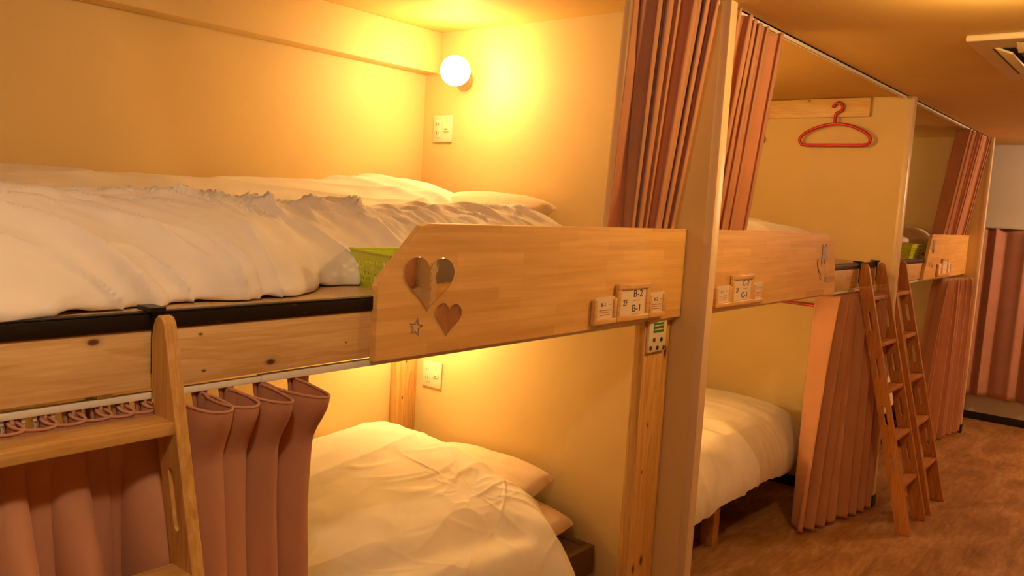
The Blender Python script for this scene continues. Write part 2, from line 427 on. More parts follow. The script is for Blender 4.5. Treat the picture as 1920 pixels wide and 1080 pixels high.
# thermostat style control panel on the post
cp = thing('control_panel', 'small cream control panel with green display and five buttons on the pine post', 'control panel', (2.27, 1.252, 1.07))
box('housing', (2.214, 1.246, 1.068), (2.322, 1.257, 1.178), CREAMP, cp, .003)
box('display', (2.238, 1.2448, 1.130), (2.300, 1.2462, 1.160), LCD, cp)
boxes('display_text', [((2.243, 1.2443, 1.150), (2.295, 1.2448, 1.153)), ((2.243, 1.2443, 1.138), (2.295, 1.2448, 1.141))], CARD, cp)
for i, (x, z) in enumerate(((2.245, 1.108), (2.290, 1.106), (2.226, 1.083), (2.268, 1.081), (2.308, 1.079))):
    bm = bmesh.new(); lathe(bm, [(.007, 0), (.007, .002), (.0045, .003), (.0045, .0035)], (x, 1.2462, z), (0, -1, 0), 14)
    link('button', from_bm(bm, 'button', 40), DARKP if i % 2 else BROWN, cp)

# ------------------------------------------------------------------ guard boards
def heart(cx, cz, w, h, n=48, tilt=0):
    pts = []
    for i in range(n):
        t = 2*math.pi*i/n
        x = 16*math.sin(t)**3/16; z = (13*math.cos(t)-5*math.cos(2*t)-2*math.cos(3*t)-math.cos(4*t))
        z = (z+17)/29-.5
        xx, zz = x*w/2, z*h
        c, s = math.cos(tilt), math.sin(tilt)
        pts.append((cx+xx*c-zz*s, cz+xx*s+zz*c))
    return pts
def star(cx, cz, r_, r2, rot=0):
    return [(cx+(r_ if i % 2 == 0 else r2)*math.sin(rot+i*math.pi/5), cz+(r_ if i % 2 == 0 else r2)*math.cos(rot+i*math.pi/5)) for i in range(10)]
def arc_pts(cx, cz, rx, rz, a0, a1, n):
    return [(cx+rx*math.cos(a0+(a1-a0)*i/n), cz+rz*math.sin(a0+(a1-a0)*i/n)) for i in range(n+1)]
GY = 1.237
def xz(y): return lambda u, v, w: (u, y+.0198-w, v)
def guard(loc, outline, label):
    t = thing('guard_board', label, 'guard board', loc, 'guard boards of the upper bunks')
    plate('board', [outline], .0195, xz(GY), LAM, t, .0015)
    return t
B0 = 2.3895
gB = guard((1.10, GY, 1.172), [(1.100, 1.172), (B0, 1.172), (B0, 1.453), (1.232, 1.453), (1.215, 1.447), (1.105, 1.338), (1.100, 1.325)], 'long pine guard board with two mirror hearts at the near upper bunk')
gC = guard((2.44, GY, 1.172), [(2.4365, 1.172), (3.878, 1.172), (3.862, 1.26), (3.845, 1.318)]+arc_pts(3.64, 1.300, .20, .153, .15, math.pi/2, 10)+[(2.4365, 1.453)], 'pine guard board with rounded end and grey butterfly in the middle bay')
gD = guard((5.52, GY, 1.172), [(5.515, 1.172), (6.7415, 1.172), (6.7415, 1.453), (5.645, 1.453), (5.520, 1.200)], 'short pine guard board with slanted end in the farthest bay')
# mirror stickers
def sticker(name, loops, mat, parent, label=None, cat=None, t=.0022):
    o = plate(name, loops, t, lambda u, v, w: (u, GY-.0003-w, v), mat, None, .0006, origin=(loops[0][0][0], GY-.001, loops[0][0][1]))
    return tag(o, label, cat, parent)
sticker('heart_mirror', [heart(1.2405, 1.323, .150, .118, 56, -.05)], MIRR, 'mirror hearts', 'larger mirrored heart on the near guard board', 'mirror')
sticker('heart_mirror', [heart(1.3045, 1.243, .082, .074, 48, -.10)], MIRR, 'mirror hearts', 'smaller mirrored heart below the larger one on the near guard board', 'mirror')
so = star(1.209, 1.234, .021, .0095, .2); si = star(1.209, 1.234, .017, .0068, .2)
sticker('star_sticker', [so, si], MIRG, None, 'thin star outline beside the smaller mirrored heart', 'sticker', .0008)
def butterfly(cx, cz, s):
    L = [(0, .30), (-.10, .62), (-.34, 1.0), (-.50, .92), (-.50, .45), (-.38, .05), (-.52, -.15), (-.50, -.60), (-.34, -.88), (-.14, -.62), (0, -.30)]
    R = [(-x, z*1.0+.04) for x, z in L[::-1][1:-1]]
    return [(cx+x*s*1.15, cz+z*s) for x, z in L+R]
sticker('butterfly_sticker', [butterfly(3.690, 1.352, .050)], MIRG, 'butterfly stickers', 'grey butterfly on the rounded guard board of the middle bay', 'sticker')
outer = arc_pts(3.720, 1.325, .108, .068, math.radians(170), math.radians(236), 12); inner = arc_pts(3.722, 1.325, .102, .064, math.radians(236), math.radians(170), 12)
sticker('arc_sticker', [outer+inner], INK, None, 'thin dark curved line beside the grey butterfly', 'sticker', .0008)
sticker('star_sticker', [star(3.668, 1.256, .020, .008)], MIRG, 'small stars', 'left small grey star under the middle bay butterfly', 'sticker', .001)
sticker('star_sticker', [star(3.735, 1.248, .022, .009)], MIRG, 'small stars', 'right small grey star under the middle bay butterfly', 'sticker', .001)
sticker('butterfly_sticker', [butterfly(5.69, 1.375, .045)], MIRG, 'butterfly stickers', 'grey butterfly on the slanted guard board of the farthest bay', 'sticker')
sticker('star_sticker', [star(5.635, 1.268, .018, .007)], MIRG, 'small stars', 'left small star on the farthest guard board', 'sticker', .001)
sticker('star_sticker', [star(5.705, 1.256, .018, .007)], MIRG, 'small stars', 'right small star on the farthest guard board', 'sticker', .001)

# ------------------------------------------------------------------ framed bed signs
YS = GY-.0005
def bar(bm, a, b, w=.009, d=.015):
    # rounded moulding bar between 2D points a, b (x, z)
    (x0, z0), (x1, z1) = a, b
    if abs(x0-x1) > abs(z0-z1): bm_box(bm, (x0, YS-d, z0-w), (x1, YS, z0+w), .004, 4)
    else: bm_box(bm, (x0-w*.97, YS-d+.0011, z0+.0012), (x0+w*.97, YS-.0004, z1-.0012), .004, 4)
def sign(x0, x1, z0, z1, label, words, closed=True, w=.009, grp=None):
    t = thing('framed_sign', label, 'sign', ((x0+x1)/2, YS, z0), grp)
    bm = bmesh.new()
    if closed: bar(bm, (x0, z1-w), (x1, z1-w), w)
    bar(bm, (x0, z0+w), (x1, z0+w), w); bar(bm, (x0+w, z0), (x0+w, z1), w); bar(bm, (x1-w, z0), (x1-w, z1), w)
    link('frame', from_bm(bm, 'frame', 25), FRW, t)
    box('card', (x0+w, YS-.009, z0+w), (x1-w, YS-.006, z1-(w if closed else -.004)), CARD, t)
    for txt, x, z, s, sx, mt in words:
        if txt[0] == '_':
            n = int(txt[1:]); boxes('printed_line', [((x-n*.004, YS-.0096, z-.0008), (x+n*.004, YS-.0088, z+.0008))], mt, t)
        else: text_mesh('lettering', txt, s, sx, lambda u, v, q, x=x, z=z: (x+u, YS-.0092-q, z+v), mt, t)
    return t
def trio(letter, m0, m1, l0, l1, r0, r1, where):
    c = (m0+m1)/2
    sign(m0, m1, 1.184, 1.294, 'wooden framed sign reading %s-2 and %s-1 on the %s guard board' % (letter, letter, where),
         [(letter+'-2', c+.026, 1.262, .030, 1.3, INK), (letter+'-1', c+.022, 1.219, .030, 1.3, INK), ('2F', c-.042, 1.238, .024, 1.15, INK), ('_5', c+.02, 1.243, 0, 1, REDINK), ('_5', c+.014, 1.202, 0, 1, REDINK)], True, .009, 'large framed signs')
    for a, b, s, tx in ((l0, l1, 'left', '-1'), (r0, r1, 'right', '-2')):
        c = (a+b)/2
        sign(a, b, 1.184, 1.257, 'small open topped card frame %s of the %s sign on the %s guard board' % (s, letter, where),
             [(letter+tx, c-.008, 1.239, .015, 1.2, INK), ('_1', c+.024, 1.239, 0, 1, REDINK), ('_7', c, 1.224, 0, 1, REDINK), ('_7', c, 1.218, 0, 1, REDINK), ('_6', c, 1.211, 0, 1, REDINK)], False, .0085, 'small card frames')
trio('B', 1.982, 2.160, 1.865, 1.981, 2.161, 2.262, 'near')
trio('C', 2.738, 2.922, 2.612, 2.737, 2.923, 3.018, 'middle')
def trioD():
    sign(5.94, 6.10, 1.184, 1.298, 'tall wooden framed sign on the farthest guard board', [('_4', 6.02, 1.265, 0, 1, INK), ('_4', 6.02, 1.225, 0, 1, INK)], True, .009, 'large framed signs')
    sign(5.83, 5.939, 1.184, 1.262, 'small open card frame left on the farthest guard board', [('_4', 5.885, 1.235, 0, 1, INK)], False, .0085, 'small card frames')
    sign(6.101, 6.20, 1.184, 1.262, 'small open card frame right on the farthest guard board', [('_4', 6.15, 1.235, 0, 1, INK)], False, .0085, 'small card frames')
trioD()

# ------------------------------------------------------------------ ladders
def ladder(x, label, LADW=LADW, LADX=LADX):
    t = thing('ladder', label, 'ladder', (x, .9, 0), 'wooden bunk ladders')
    th = .021; sep = .29
    yf = lambda z: .885+.2484*z
    out = [(.885, 0), (.953, 0), (1.2465, 1.190), (1.2465, 1.262), (1.243, 1.281), (1.237, 1.294), (1.228, 1.301), (1.216, 1.299), (1.2085, 1.290), (1.203, 1.272)]
    zs = [1.142, .916, .690, .463, .237]
    def slot(zc):
        pts = []; h = .039; rr_ = .0075; c0 = yf(zc)+.034
        for i in range(9):
            a = math.pi*i/8; pts.append((math.cos(a)*rr_, h+math.sin(a)*rr_))
        for i in range(9):
            a = math.pi+math.pi*i/8; pts.append((math.cos(a)*rr_, -h+math.sin(a)*rr_))
        sl = .2484
        return [(c0+u+sl*v, zc+v) for u, v in pts]
    holes = [slot((a+b)/2-.01) for a, b in zip(zs[:-1], zs[1:])]
    for xx in (x, x+sep):
        s_ = plate('stringer', [out]+holes, th, lambda u, v, w, xx=xx: (xx+w, u, v), LADW, t, .002)
    for z in zs:
        y = yf(z)
        bm = bmesh.new(); bm_box(bm, (x+th-.001, y+.004, z-.020), (x+sep+.001, y+.062, z), .0015)
        link('rung', from_bm(bm, 'rung', 40), LADX, t)
    for xx in (x+.001, x+sep+.001):
        boxes('hook', [((xx+.0005, 1.2470, 1.205), (xx+.019, 1.2506, 1.3105)), ((xx-.007, 1.238, 1.3045), (xx+.018, 1.282, 1.3115))], BLK, t)
        boxes('foot_pad', [((xx+.001, .887, -.0), (xx+th-.003, .951, .0025))], DARKP, t)
    return t
L1 = ladder(.35, 'pale wooden ladder in the left foreground, cropped by the photo edge')
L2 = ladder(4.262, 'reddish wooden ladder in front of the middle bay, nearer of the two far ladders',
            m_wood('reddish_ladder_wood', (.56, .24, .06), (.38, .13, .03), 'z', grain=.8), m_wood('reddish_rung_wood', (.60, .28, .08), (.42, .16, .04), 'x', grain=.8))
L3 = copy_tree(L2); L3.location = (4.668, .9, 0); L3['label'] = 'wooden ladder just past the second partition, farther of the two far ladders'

# ------------------------------------------------------------------ bedding
def cr(P, t):
    """Catmull-Rom through control points P (n, ...) at t in [0, 1]"""
    P = np.asarray(P, float); n = len(P)-1
    x = np.clip(t*n, 0, n-1e-9); i = x.astype(int); u = (x-i)
    g = lambda k: P[np.clip(i+k, 0, n)]
    sh = (-1,)+(1,)*(P.ndim-1); u = u.reshape(sh)
    a, b, c, d = g(-1), g(0), g(1), g(2)
    return .5*((2*b)+(c-a)*u+(2*a-5*b+4*c-d)*u**2+(3*b-a-3*c+d)*u**3)
def cloth_surface(xs, profs, nx, ny, disp=None):
    """profs[i]: list of (y, z) at station xs[i], all the same length. Returns grid (nx, ny, 3) and displaces along the normal"""
    xs = np.array(xs, float); profs = np.array(profs, float)
    tt = np.linspace(0, 1, ny); us = np.linspace(0, 1, nx)
    st = cr(profs, us)                                  # nx, k, 2
    X = cr(xs, us)
    st = np.transpose(cr(np.transpose(st, (1, 0, 2)), tt), (1, 0, 2))   # nx, ny, 2
    P = np.zeros((nx, ny, 3)); P[..., 0] = X[:, None]; P[..., 1:] = st
    if disp is not None:
        for fn in (disp if isinstance(disp, list) else [disp]):
            du = np.gradient(P, axis=0); dv = np.gradient(P, axis=1)
            nrm = np.cross(du, dv); nrm /= np.linalg.norm(nrm, axis=2, keepdims=True)+1e-12
            if nrm[..., 2].mean() < 0: nrm = -nrm
            S = np.concatenate([np.zeros((nx, 1)), np.cumsum(np.linalg.norm(np.diff(P[..., 1:], axis=1), axis=2), axis=1)], 1)
            P = P+nrm*fn(P, S, us[:, None]+0*S, tt[None, :]+0*S)[..., None]
    return P

# ---- near upper duvet
xs = [.28, .45, .70, .96, 1.17, 1.50, 1.75, 1.95, 2.10, 2.20, 2.255]
def pr(yf, zc, zb, hump=0, yc=1.72, lift=0):
    # front hem -> bulging front -> crest -> valley -> back strip -> wall
    return [(yf+.035, 1.304), (yf-.004, 1.306), (yf-.004, 1.325), (yf+.035, 1.375), (yf+.12, 1.425+lift), (yf+.24, 1.462+lift), (yc, zc), (yc+.06, zc-.004), (yc+.14, zc-.022), (2.05, zb-.045+hump*.6), (2.22, zb-.008+hump), (2.34, zb-.002+hump), (2.43, zb-.03)]
profs = [pr(1.245, 1.497, 1.512, 0, 1.62), pr(1.272, 1.494, 1.515, 0, 1.64, .004), pr(1.335, 1.486, 1.520, 0, 1.68, .004), pr(1.342, 1.478, 1.522, 0, 1.72), pr(1.462, 1.474, 1.526, 0, 1.77), pr(1.485, 1.474, 1.530, 0, 1.78), pr(1.485, 1.482, 1.532, .012, 1.78), pr(1.48, 1.486, 1.535, .03, 1.78), pr(1.47, 1.486, 1.535, .035, 1.78),
         [(1.40, 1.304), (1.37, 1.308), (1.372, 1.325), (1.40, 1.36), (1.47, 1.395), (1.56, 1.42), (1.74, 1.450), (1.80, 1.462), (1.90, 1.485), (2.05, 1.510), (2.2, 1.545), (2.32, 1.545), (2.40, 1.50)],
         [(1.48, 1.305), (1.46, 1.306), (1.462, 1.312), (1.48, 1.32), (1.53, 1.33), (1.60, 1.34), (1.74, 1.360), (1.80, 1.37), (1.90, 1.38), (2.05, 1.40), (2.2, 1.42), (2.30, 1.42), (2.36, 1.40)]]
def dispU(P, S, U, T):
    x, y, z = P[..., 0], P[..., 1], P[..., 2]
    # distance from crest measured downwards on the front side
    sc = S-S[:, [int(S.shape[1]*.5)]]               # negative in front, positive behind
    fr = sstep(.02, -.10, sc)
    k = 1.75*sstep(1.25, .45, x)+.35*sstep(.9, 1.3, x)*sstep(1.6, 1.2, x)+.5*sstep(1.6, 2.0, x)
    c = x+k*sc*(-1)*-1
    warp = .05*noise(x*3, sc*4, 5)
    c = c+warp
    r1 = ridge(c*4.2, sc*1.1, 1.0); r2 = ridge(c*9.5+3, sc*1.8, 7.0); r3 = ridge(c*19, sc*4.0, 9.0)
    d = fr*(.019*np.maximum(r1, -.2)**2*np.sign(r1)+.013*np.maximum(r2, 0)**3)
    puck = np.exp(-((sc+.055)/.065)**2)*sstep(.75, 1.0, x)
    d = d+puck*(.022*np.maximum(r2, 0)**3+.016*np.maximum(r3, 0)**3-.005)
    hem = sstep(.16, .03, S)*sstep(-.001, .012, S)
    d = d+hem*(.016*noise(x*9, S*7, 2)+.010*ridge(x*17, S*8, 3)*sstep(.3, .7, x))
    # back strip: broad soft folds
    bk = sstep(.03, .12, sc)
    d = d+bk*(.010*noise(x*3.3, sc*6, 4)+.009*np.maximum(ridge(x*3.0+sc*5, sc*7, 6), 0)**3)
    d = d+.014*np.exp(-((x-2.02-.25*(2.2-y))/.035)**2)*bk+.010*np.exp(-((x-1.90-.35*(2.2-y))/.03)**2)*bk
    d = d+.0025*noise(x*14, S*14, 8)
    return d*sstep(0, .03, U)*sstep(1, .985, U)*sstep(1, .97, T)
def crease_line(P, S, U, T):
    # sharp long creases
    x = P[..., 0]; sc = S-S[:, [int(S.shape[1]*.5)]]; d = 0
    rg = np.random.RandomState(5)
    for i in range(110):
        x0 = rg.uniform(.35, 2.1); L_ = rg.uniform(.05, .22); w = rg.uniform(.004, .011); a = rg.uniform(.005, .012)
        s0 = rg.uniform(-.09, .0); dx = rg.uniform(.02, .07) if x0 > 1 else rg.uniform(.12, .28)
        t_ = np.clip((s0-sc)/L_, 0, 1); inside = (sc < s0+.01)*(sc > s0-L_-.01)
        cx = x0+dx*t_+.01*np.sin(t_*5+i)
        d = d+a*(.35+.65*sstep(.5, .95, x))*np.exp(-((x-cx)/w)**2)*np.sin(np.pi*t_)**.9*inside
    return d
P = cloth_surface(xs, profs, 420, 300, [dispU, crease_line])
P[..., 1] = np.minimum(P[..., 1], 2.448)
P[..., 2] = np.maximum(P[..., 2], 1.3035)
d = link('duvet', grid_mesh(P, 'duvet'), DUV, None, (1.25, 1.9, 1.30))
tag(d, 'crumpled white duvet stretched over the near upper bunk', 'duvet', 'white duvets')

# ---- mattresses (upper) and pillows
def mattress(a, b, name='mattress', z0=1.302, z1=1.365, y0=1.45, y1=2.44, label='', mat=None):
    o = box(name, (a, y0, z0), (b, y1, z1), mat or PILW, None, .02, origin=((a+b)/2, (y0+y1)/2, z0))
    for v in o.data.vertices: v.co.z = max(v.co.z, 0)
    return tag(o, label, 'mattress', 'white mattresses')
mattress(.34, 2.10, label='flat mattress under the duvet of the near upper bunk', y0=1.50)
def pillow(c, sx, sy, sz, label, rotx=0, rotz=0, roty=0, seed=0):
    n, m_ = 60, 40
    u = np.linspace(-1, 1, n); v = np.linspace(-1, 1, m_)
    Uu, Vv = np.meshgrid(u, v, indexing='ij')
    ed = (1-np.abs(Uu)**2.6)*(1-np.abs(Vv)**2.6)
    h = np.clip(ed, 0, 1)**.42
    pin = 1-.10*(np.abs(Uu)**3)*(1-Vv**2)*0-.07*(1-np.abs(Uu)**2)*np.abs(Vv)**4
    wr = .06*noise(Uu*3+seed, Vv*3, seed)+.05*np.maximum(ridge(Uu*5+seed, Vv*4, 2), 0)**2
    top = np.stack([Uu*sx/2*(1-.06*Vv**2), Vv*sy/2*(1-.06*Uu**2), h*sz/2*(1+wr)], -1)
    bot = top.copy(); bot[..., 2] = -h*sz/2*.55
    A = grid_mesh(top); B = grid_mesh(bot)
    bm = bmesh.new(); bm.from_mesh(A); bm.from_mesh(B); bmesh.ops.remove_doubles(bm, verts=bm.verts[:], dist=.0004)
    bmesh.ops.recalc_face_normals(bm, faces=bm.faces[:])
    me = from_bm(bm, 'pillow', 80)
    M_ = Matrix.Rotation(rotz, 4, 'Z') @ Matrix.Rotation(roty, 4, 'Y') @ Matrix.Rotation(rotx, 4, 'X')
    me.transform(M_); me.transform(Matrix.Translation(c))
    o = link('pillow', me, PILW, None, c)
    return tag(o, label, 'pillow', 'cream pillows')
pillow((2.215, 1.98, 1.462), .30, .54, .13, 'cream pillow at the head of the near upper bunk, leaning on the partition', 0, 0, -.22, 1)
pillow((2.25, 1.82, 1.395), .25, .60, .075, 'flat lower pillow under the leaning one on the near upper bunk', 0, 0, 0, 2)

# ---- near lower bed: frame, mattress, duvet, pillows
def bed(x0, x1, y0, y1, zt, label, fm):
    t = thing('low_bed', label, 'bed', ((x0+x1)/2, (y0+y1)/2, 0), 'low bed frames')
    box('side_rail', (x0, y0, zt-.10), (x1, y0+.03, zt), fm, t, .004)
    box('side_rail', (x0, y1-.03, zt-.10), (x1, y1, zt), fm, t, .004)
    box('end_rail', (x0, y0+.03, zt-.10), (x0+.03, y1-.03, zt), fm, t, .004)
    box('end_rail', (x1-.03, y0+.03, zt-.10), (x1, y1-.03, zt), fm, t, .004)
    for i in range(9):
        x = x0+.08+(x1-x0-.22)*i/8
        box('slat', (x, y0+.03, zt-.03), (x+.07, y1-.03, zt-.012), fm, t)
    for x in (x0+.03, (x0+x1)/2, x1-.10):
        for y in ((y0+.02 if x < x1-.2 else y0+.42), y1-.09):
            box('leg', (x, y, 0), (x+.062, y+.062, zt-.10), BEDW, t, .003)
    return t
nb = bed(.36, 2.33, 1.46, 2.40, .352, 'dark brown bed frame under the near lower bunk bedding', BROWN)
box('head_panel', (2.165, 1.491, .27), (2.299, 2.369, .350), BROWN, nb, .004)
o = box('mattress', (.37, 1.49, .353), (2.16, 2.41, .425), PILW, None, .025, origin=(1.3, 1.9, .353)); tag(o, 'mattress under the duvet of the near lower bunk', 'mattress', 'white mattresses')
xs = [.45, .70, 1.0, 1.25, 1.45, 1.62, 1.78, 1.92, 2.05, 2.15, 2.205]
def pl(yf, zf, yc, zc, yb, zb, zw):
    return [(yf+.02, .25), (yf, .262), (yf+.004, .32), (yf+.04, zf-.03), (yf+.14, zf), (yc-.12, (zf+zc)/2+.01), (yc, zc), ((yc+yb)/2, (zc+zb)/2+.01), (yb, zb), (2.36, zw), (2.425, zw-.05)]
profs = [pl(1.42, .52, 1.75, .55, 2.15, .575, .57), pl(1.42, .52, 1.75, .555, 2.15, .585, .575), pl(1.42, .52, 1.75, .555, 2.15, .60, .585), pl(1.42, .52, 1.74, .56, 2.16, .62, .60), pl(1.42, .52, 1.74, .575, 2.18, .635, .61),
         pl(1.40, .51, 1.74, .58, 2.18, .640, .61), pl(1.40, .50, 1.74, .585, 2.19, .660, .62), pl(1.395, .49, 1.72, .585, 2.19, .672, .62),
         [(1.375, .26), (1.355, .268), (1.358, .33), (1.39, .425), (1.46, .50), (1.60, .555), (1.74, .60), (1.95, .635), (2.19, .665), (2.33, .61), (2.42, .55)],
         [(1.43, .262), (1.415, .268), (1.42, .32), (1.455, .38), (1.50, .43), (1.60, .52), (1.77, .565), (1.95, .60), (2.14, .605), (2.30, .575), (2.41, .52)],
         [(1.50, .30), (1.49, .31), (1.495, .34), (1.52, .37), (1.56, .40), (1.63, .43), (1.77, .46), (1.95, .48), (2.12, .50), (2.28, .50), (2.40, .48)]]
def dispL(P, S, U, T):
    x, y, z = P[..., 0], P[..., 1], P[..., 2]
    a = x*.97+y*.25; b = -x*.25+y*.97          # folds run diagonally, curved
    a2 = a+.25*noise(x*1.3, y*1.3, 3); 
    r1 = ridge(b*3.2+.5*noise(x*1.5, y*1.5, 1), a2*.8, 2); r2 = ridge(b*7.5+.6*noise(x*2, y*2, 4), a2*1.6, 5)
    e = sstep(.30, .45, z)
    d = e*(.014*noise(b*5.5+.5*noise(x*1.5, y*1.5, 1), a2*.9, 2)+.007*noise(b*13+.6*noise(x*2, y*2, 4), a2*1.8, 5)+.005*np.maximum(r2, 0)**3)
    rad = np.hypot(x-1.93, (y-1.70)); ang = np.arctan2(y-1.70, x-1.93)
    d = d+.007*np.exp(-((rad-.16)/.10)**2)*np.maximum(ridge(ang*3.2, rad*5, 6), 0)**2
    d = d+.008*noise(x*9, S*1.5, 9)*(1-e)+.003*noise(x*12, y*12, z*12)
    d = d+.010*noise(x*2.4, y*2.4, 8)*e
    return d*sstep(0, .02, U)*sstep(1, .98, U)
def creaseL(P, S, U, T):
    x, y = P[..., 0], P[..., 1]; rg = np.random.RandomState(9); d = 0
    for i in range(40):
        x0, y0 = rg.uniform(1.1, 2.1), rg.uniform(1.45, 2.2); a = rg.normal(.12, .35); L_ = rg.uniform(.10, .30); w = rg.uniform(.004, .010); h_ = rg.uniform(.0018, .0045)*rg.choice([1, 1, -.6])
        dx, dy = x-x0, y-y0; u = dx*math.cos(a)+dy*math.sin(a); v = -dx*math.sin(a)+dy*math.cos(a)-1.2*u*u
        d = d+h_*np.exp(-(v/w)**2)*np.exp(-(u/(L_*.5))**4)
    return d*sstep(.36, .45, P[..., 2])
P = cloth_surface(xs, profs, 340, 300, [dispL, creaseL])
P[..., 1] = np.minimum(P[..., 1], 2.448)
d = link('duvet', grid_mesh(P, 'duvet'), DUV, None, (1.35, 1.9, .44))
tag(d, 'plump white duvet peaked over the near lower bed', 'duvet', 'white duvets')
pillow((2.235, 1.93, .505), .26, .56, .13, 'cream pillow leaning in the back corner of the near lower bed', 0, 0, -.20, 4)
pillow((2.195, 1.80, .405), .27, .54, .13, 'lower cream pillow poking out beside the near lower duvet', 0, 0, 0, 5)

# ---- middle lower bed (duvet rounds off before the second partition)
def bayC(dx, mirror=False):
    pass
bed(2.50, 4.33, 1.50, 2.40, .33, 'pale wooden bed frame with short legs in the middle lower bunk', BEDW)
o = box('mattress', (2.48, 1.50, .331), (4.30, 2.41, .42), PILW, None, .025, origin=(3.4, 1.9, .331)); tag(o, 'mattress hidden under the middle lower duvet', 'mattress', 'white mattresses')
def duvC(x0, x1, zbed, top, yfr, label, hem, seed, back=2.42, flip=False):
    L_ = x1-x0
    fr = [0, .12, .3, .5, .68, .82, .91, .97, 1.0]
    hs = [1, 1, 1.0, 1.0, 1.0, .95, .78, .50, .22]
    P_ = []
    for q, h_ in zip(fr, hs):
        zt = zbed+(top-zbed)*h_; inset = .10*(1-h_)
        yf = yfr+inset; hz = hem+(.02 if q < .9 else .04)
        P_.append([(yf+.02, hz), (yf, hz+.01), (yf-.004, hz+.08*h_+.01), (yf+.03, hz+(zt-hz)*.62), (yf+.10, hz+(zt-hz)*.87), (yf+.22, zt-.008), (yf+.36, zt+.008), (1.95, zt+.014), (2.15, zt+.02), (2.34, zt-.005), (back, zt-.05)])
    xs_ = [x0+L_*q for q in fr]
    def dsp(P, S, U, T):
        x, y, z = P[..., 0], P[..., 1], P[..., 2]
        d = .016*noise(x*3+seed, S*2.5, 1)+.010*np.maximum(ridge(x*7+S*2+seed, S*1.5, 2), 0)**3+.003*noise(x*13, S*6, 3)
        d = d+.005*np.maximum(ridge(x*13+2*S, S*2+seed, 4), 0)**2*sstep(.5, .2, S)
        return d*sstep(0, .02, U)*sstep(1.0, .99, U)
    P = cloth_surface(xs_, P_, 200, 160, [dsp])
    if flip: P[..., 0] = x0+x1-P[..., 0]; P = P[::-1]
    P[..., 1] = np.minimum(P[..., 1], 2.448)
    d = link('duvet', grid_mesh(P, 'duvet'), DUV, None, ((x0+x1)/2, 1.9, zbed))
    return tag(d, label, 'duvet', 'white duvets')
duvC(2.46, 4.37, .40, .555, 1.41, 'rounded white duvet hanging over the side of the middle lower bed', .235, 3)
# middle upper
mattress(2.46, 4.12, label='mattress under the middle upper duvet', y0=1.50)
duvC(2.45, 4.22, 1.32, 1.492, 1.36, 'white duvet showing above the rounded guard board in the middle upper bunk', 1.285, 8)
# far
mattress(5.0, 6.70, label='mattress under the farthest upper duvet', y0=1.50)
duvC(4.95, 6.72, 1.32, 1.50, 1.45, 'white duvet glimpsed above the lime basket in the farthest upper bunk', 1.285, 12, flip=True)
bed(4.80, 6.66, 1.50, 2.40, .33, 'wooden bed frame in the farthest lower bunk behind the ladders', BEDW)
o = box('mattress', (4.82, 1.50, .331), (6.66, 2.41, .42), PILW, None, .025, origin=(5.7, 1.9, .331)); tag(o, 'mattress of the farthest lower bunk', 'mattress', 'white mattresses')
duvC(4.78, 6.70, .40, .53, 1.44, 'white duvet on the farthest lower bed behind the ladders', .24, 17)

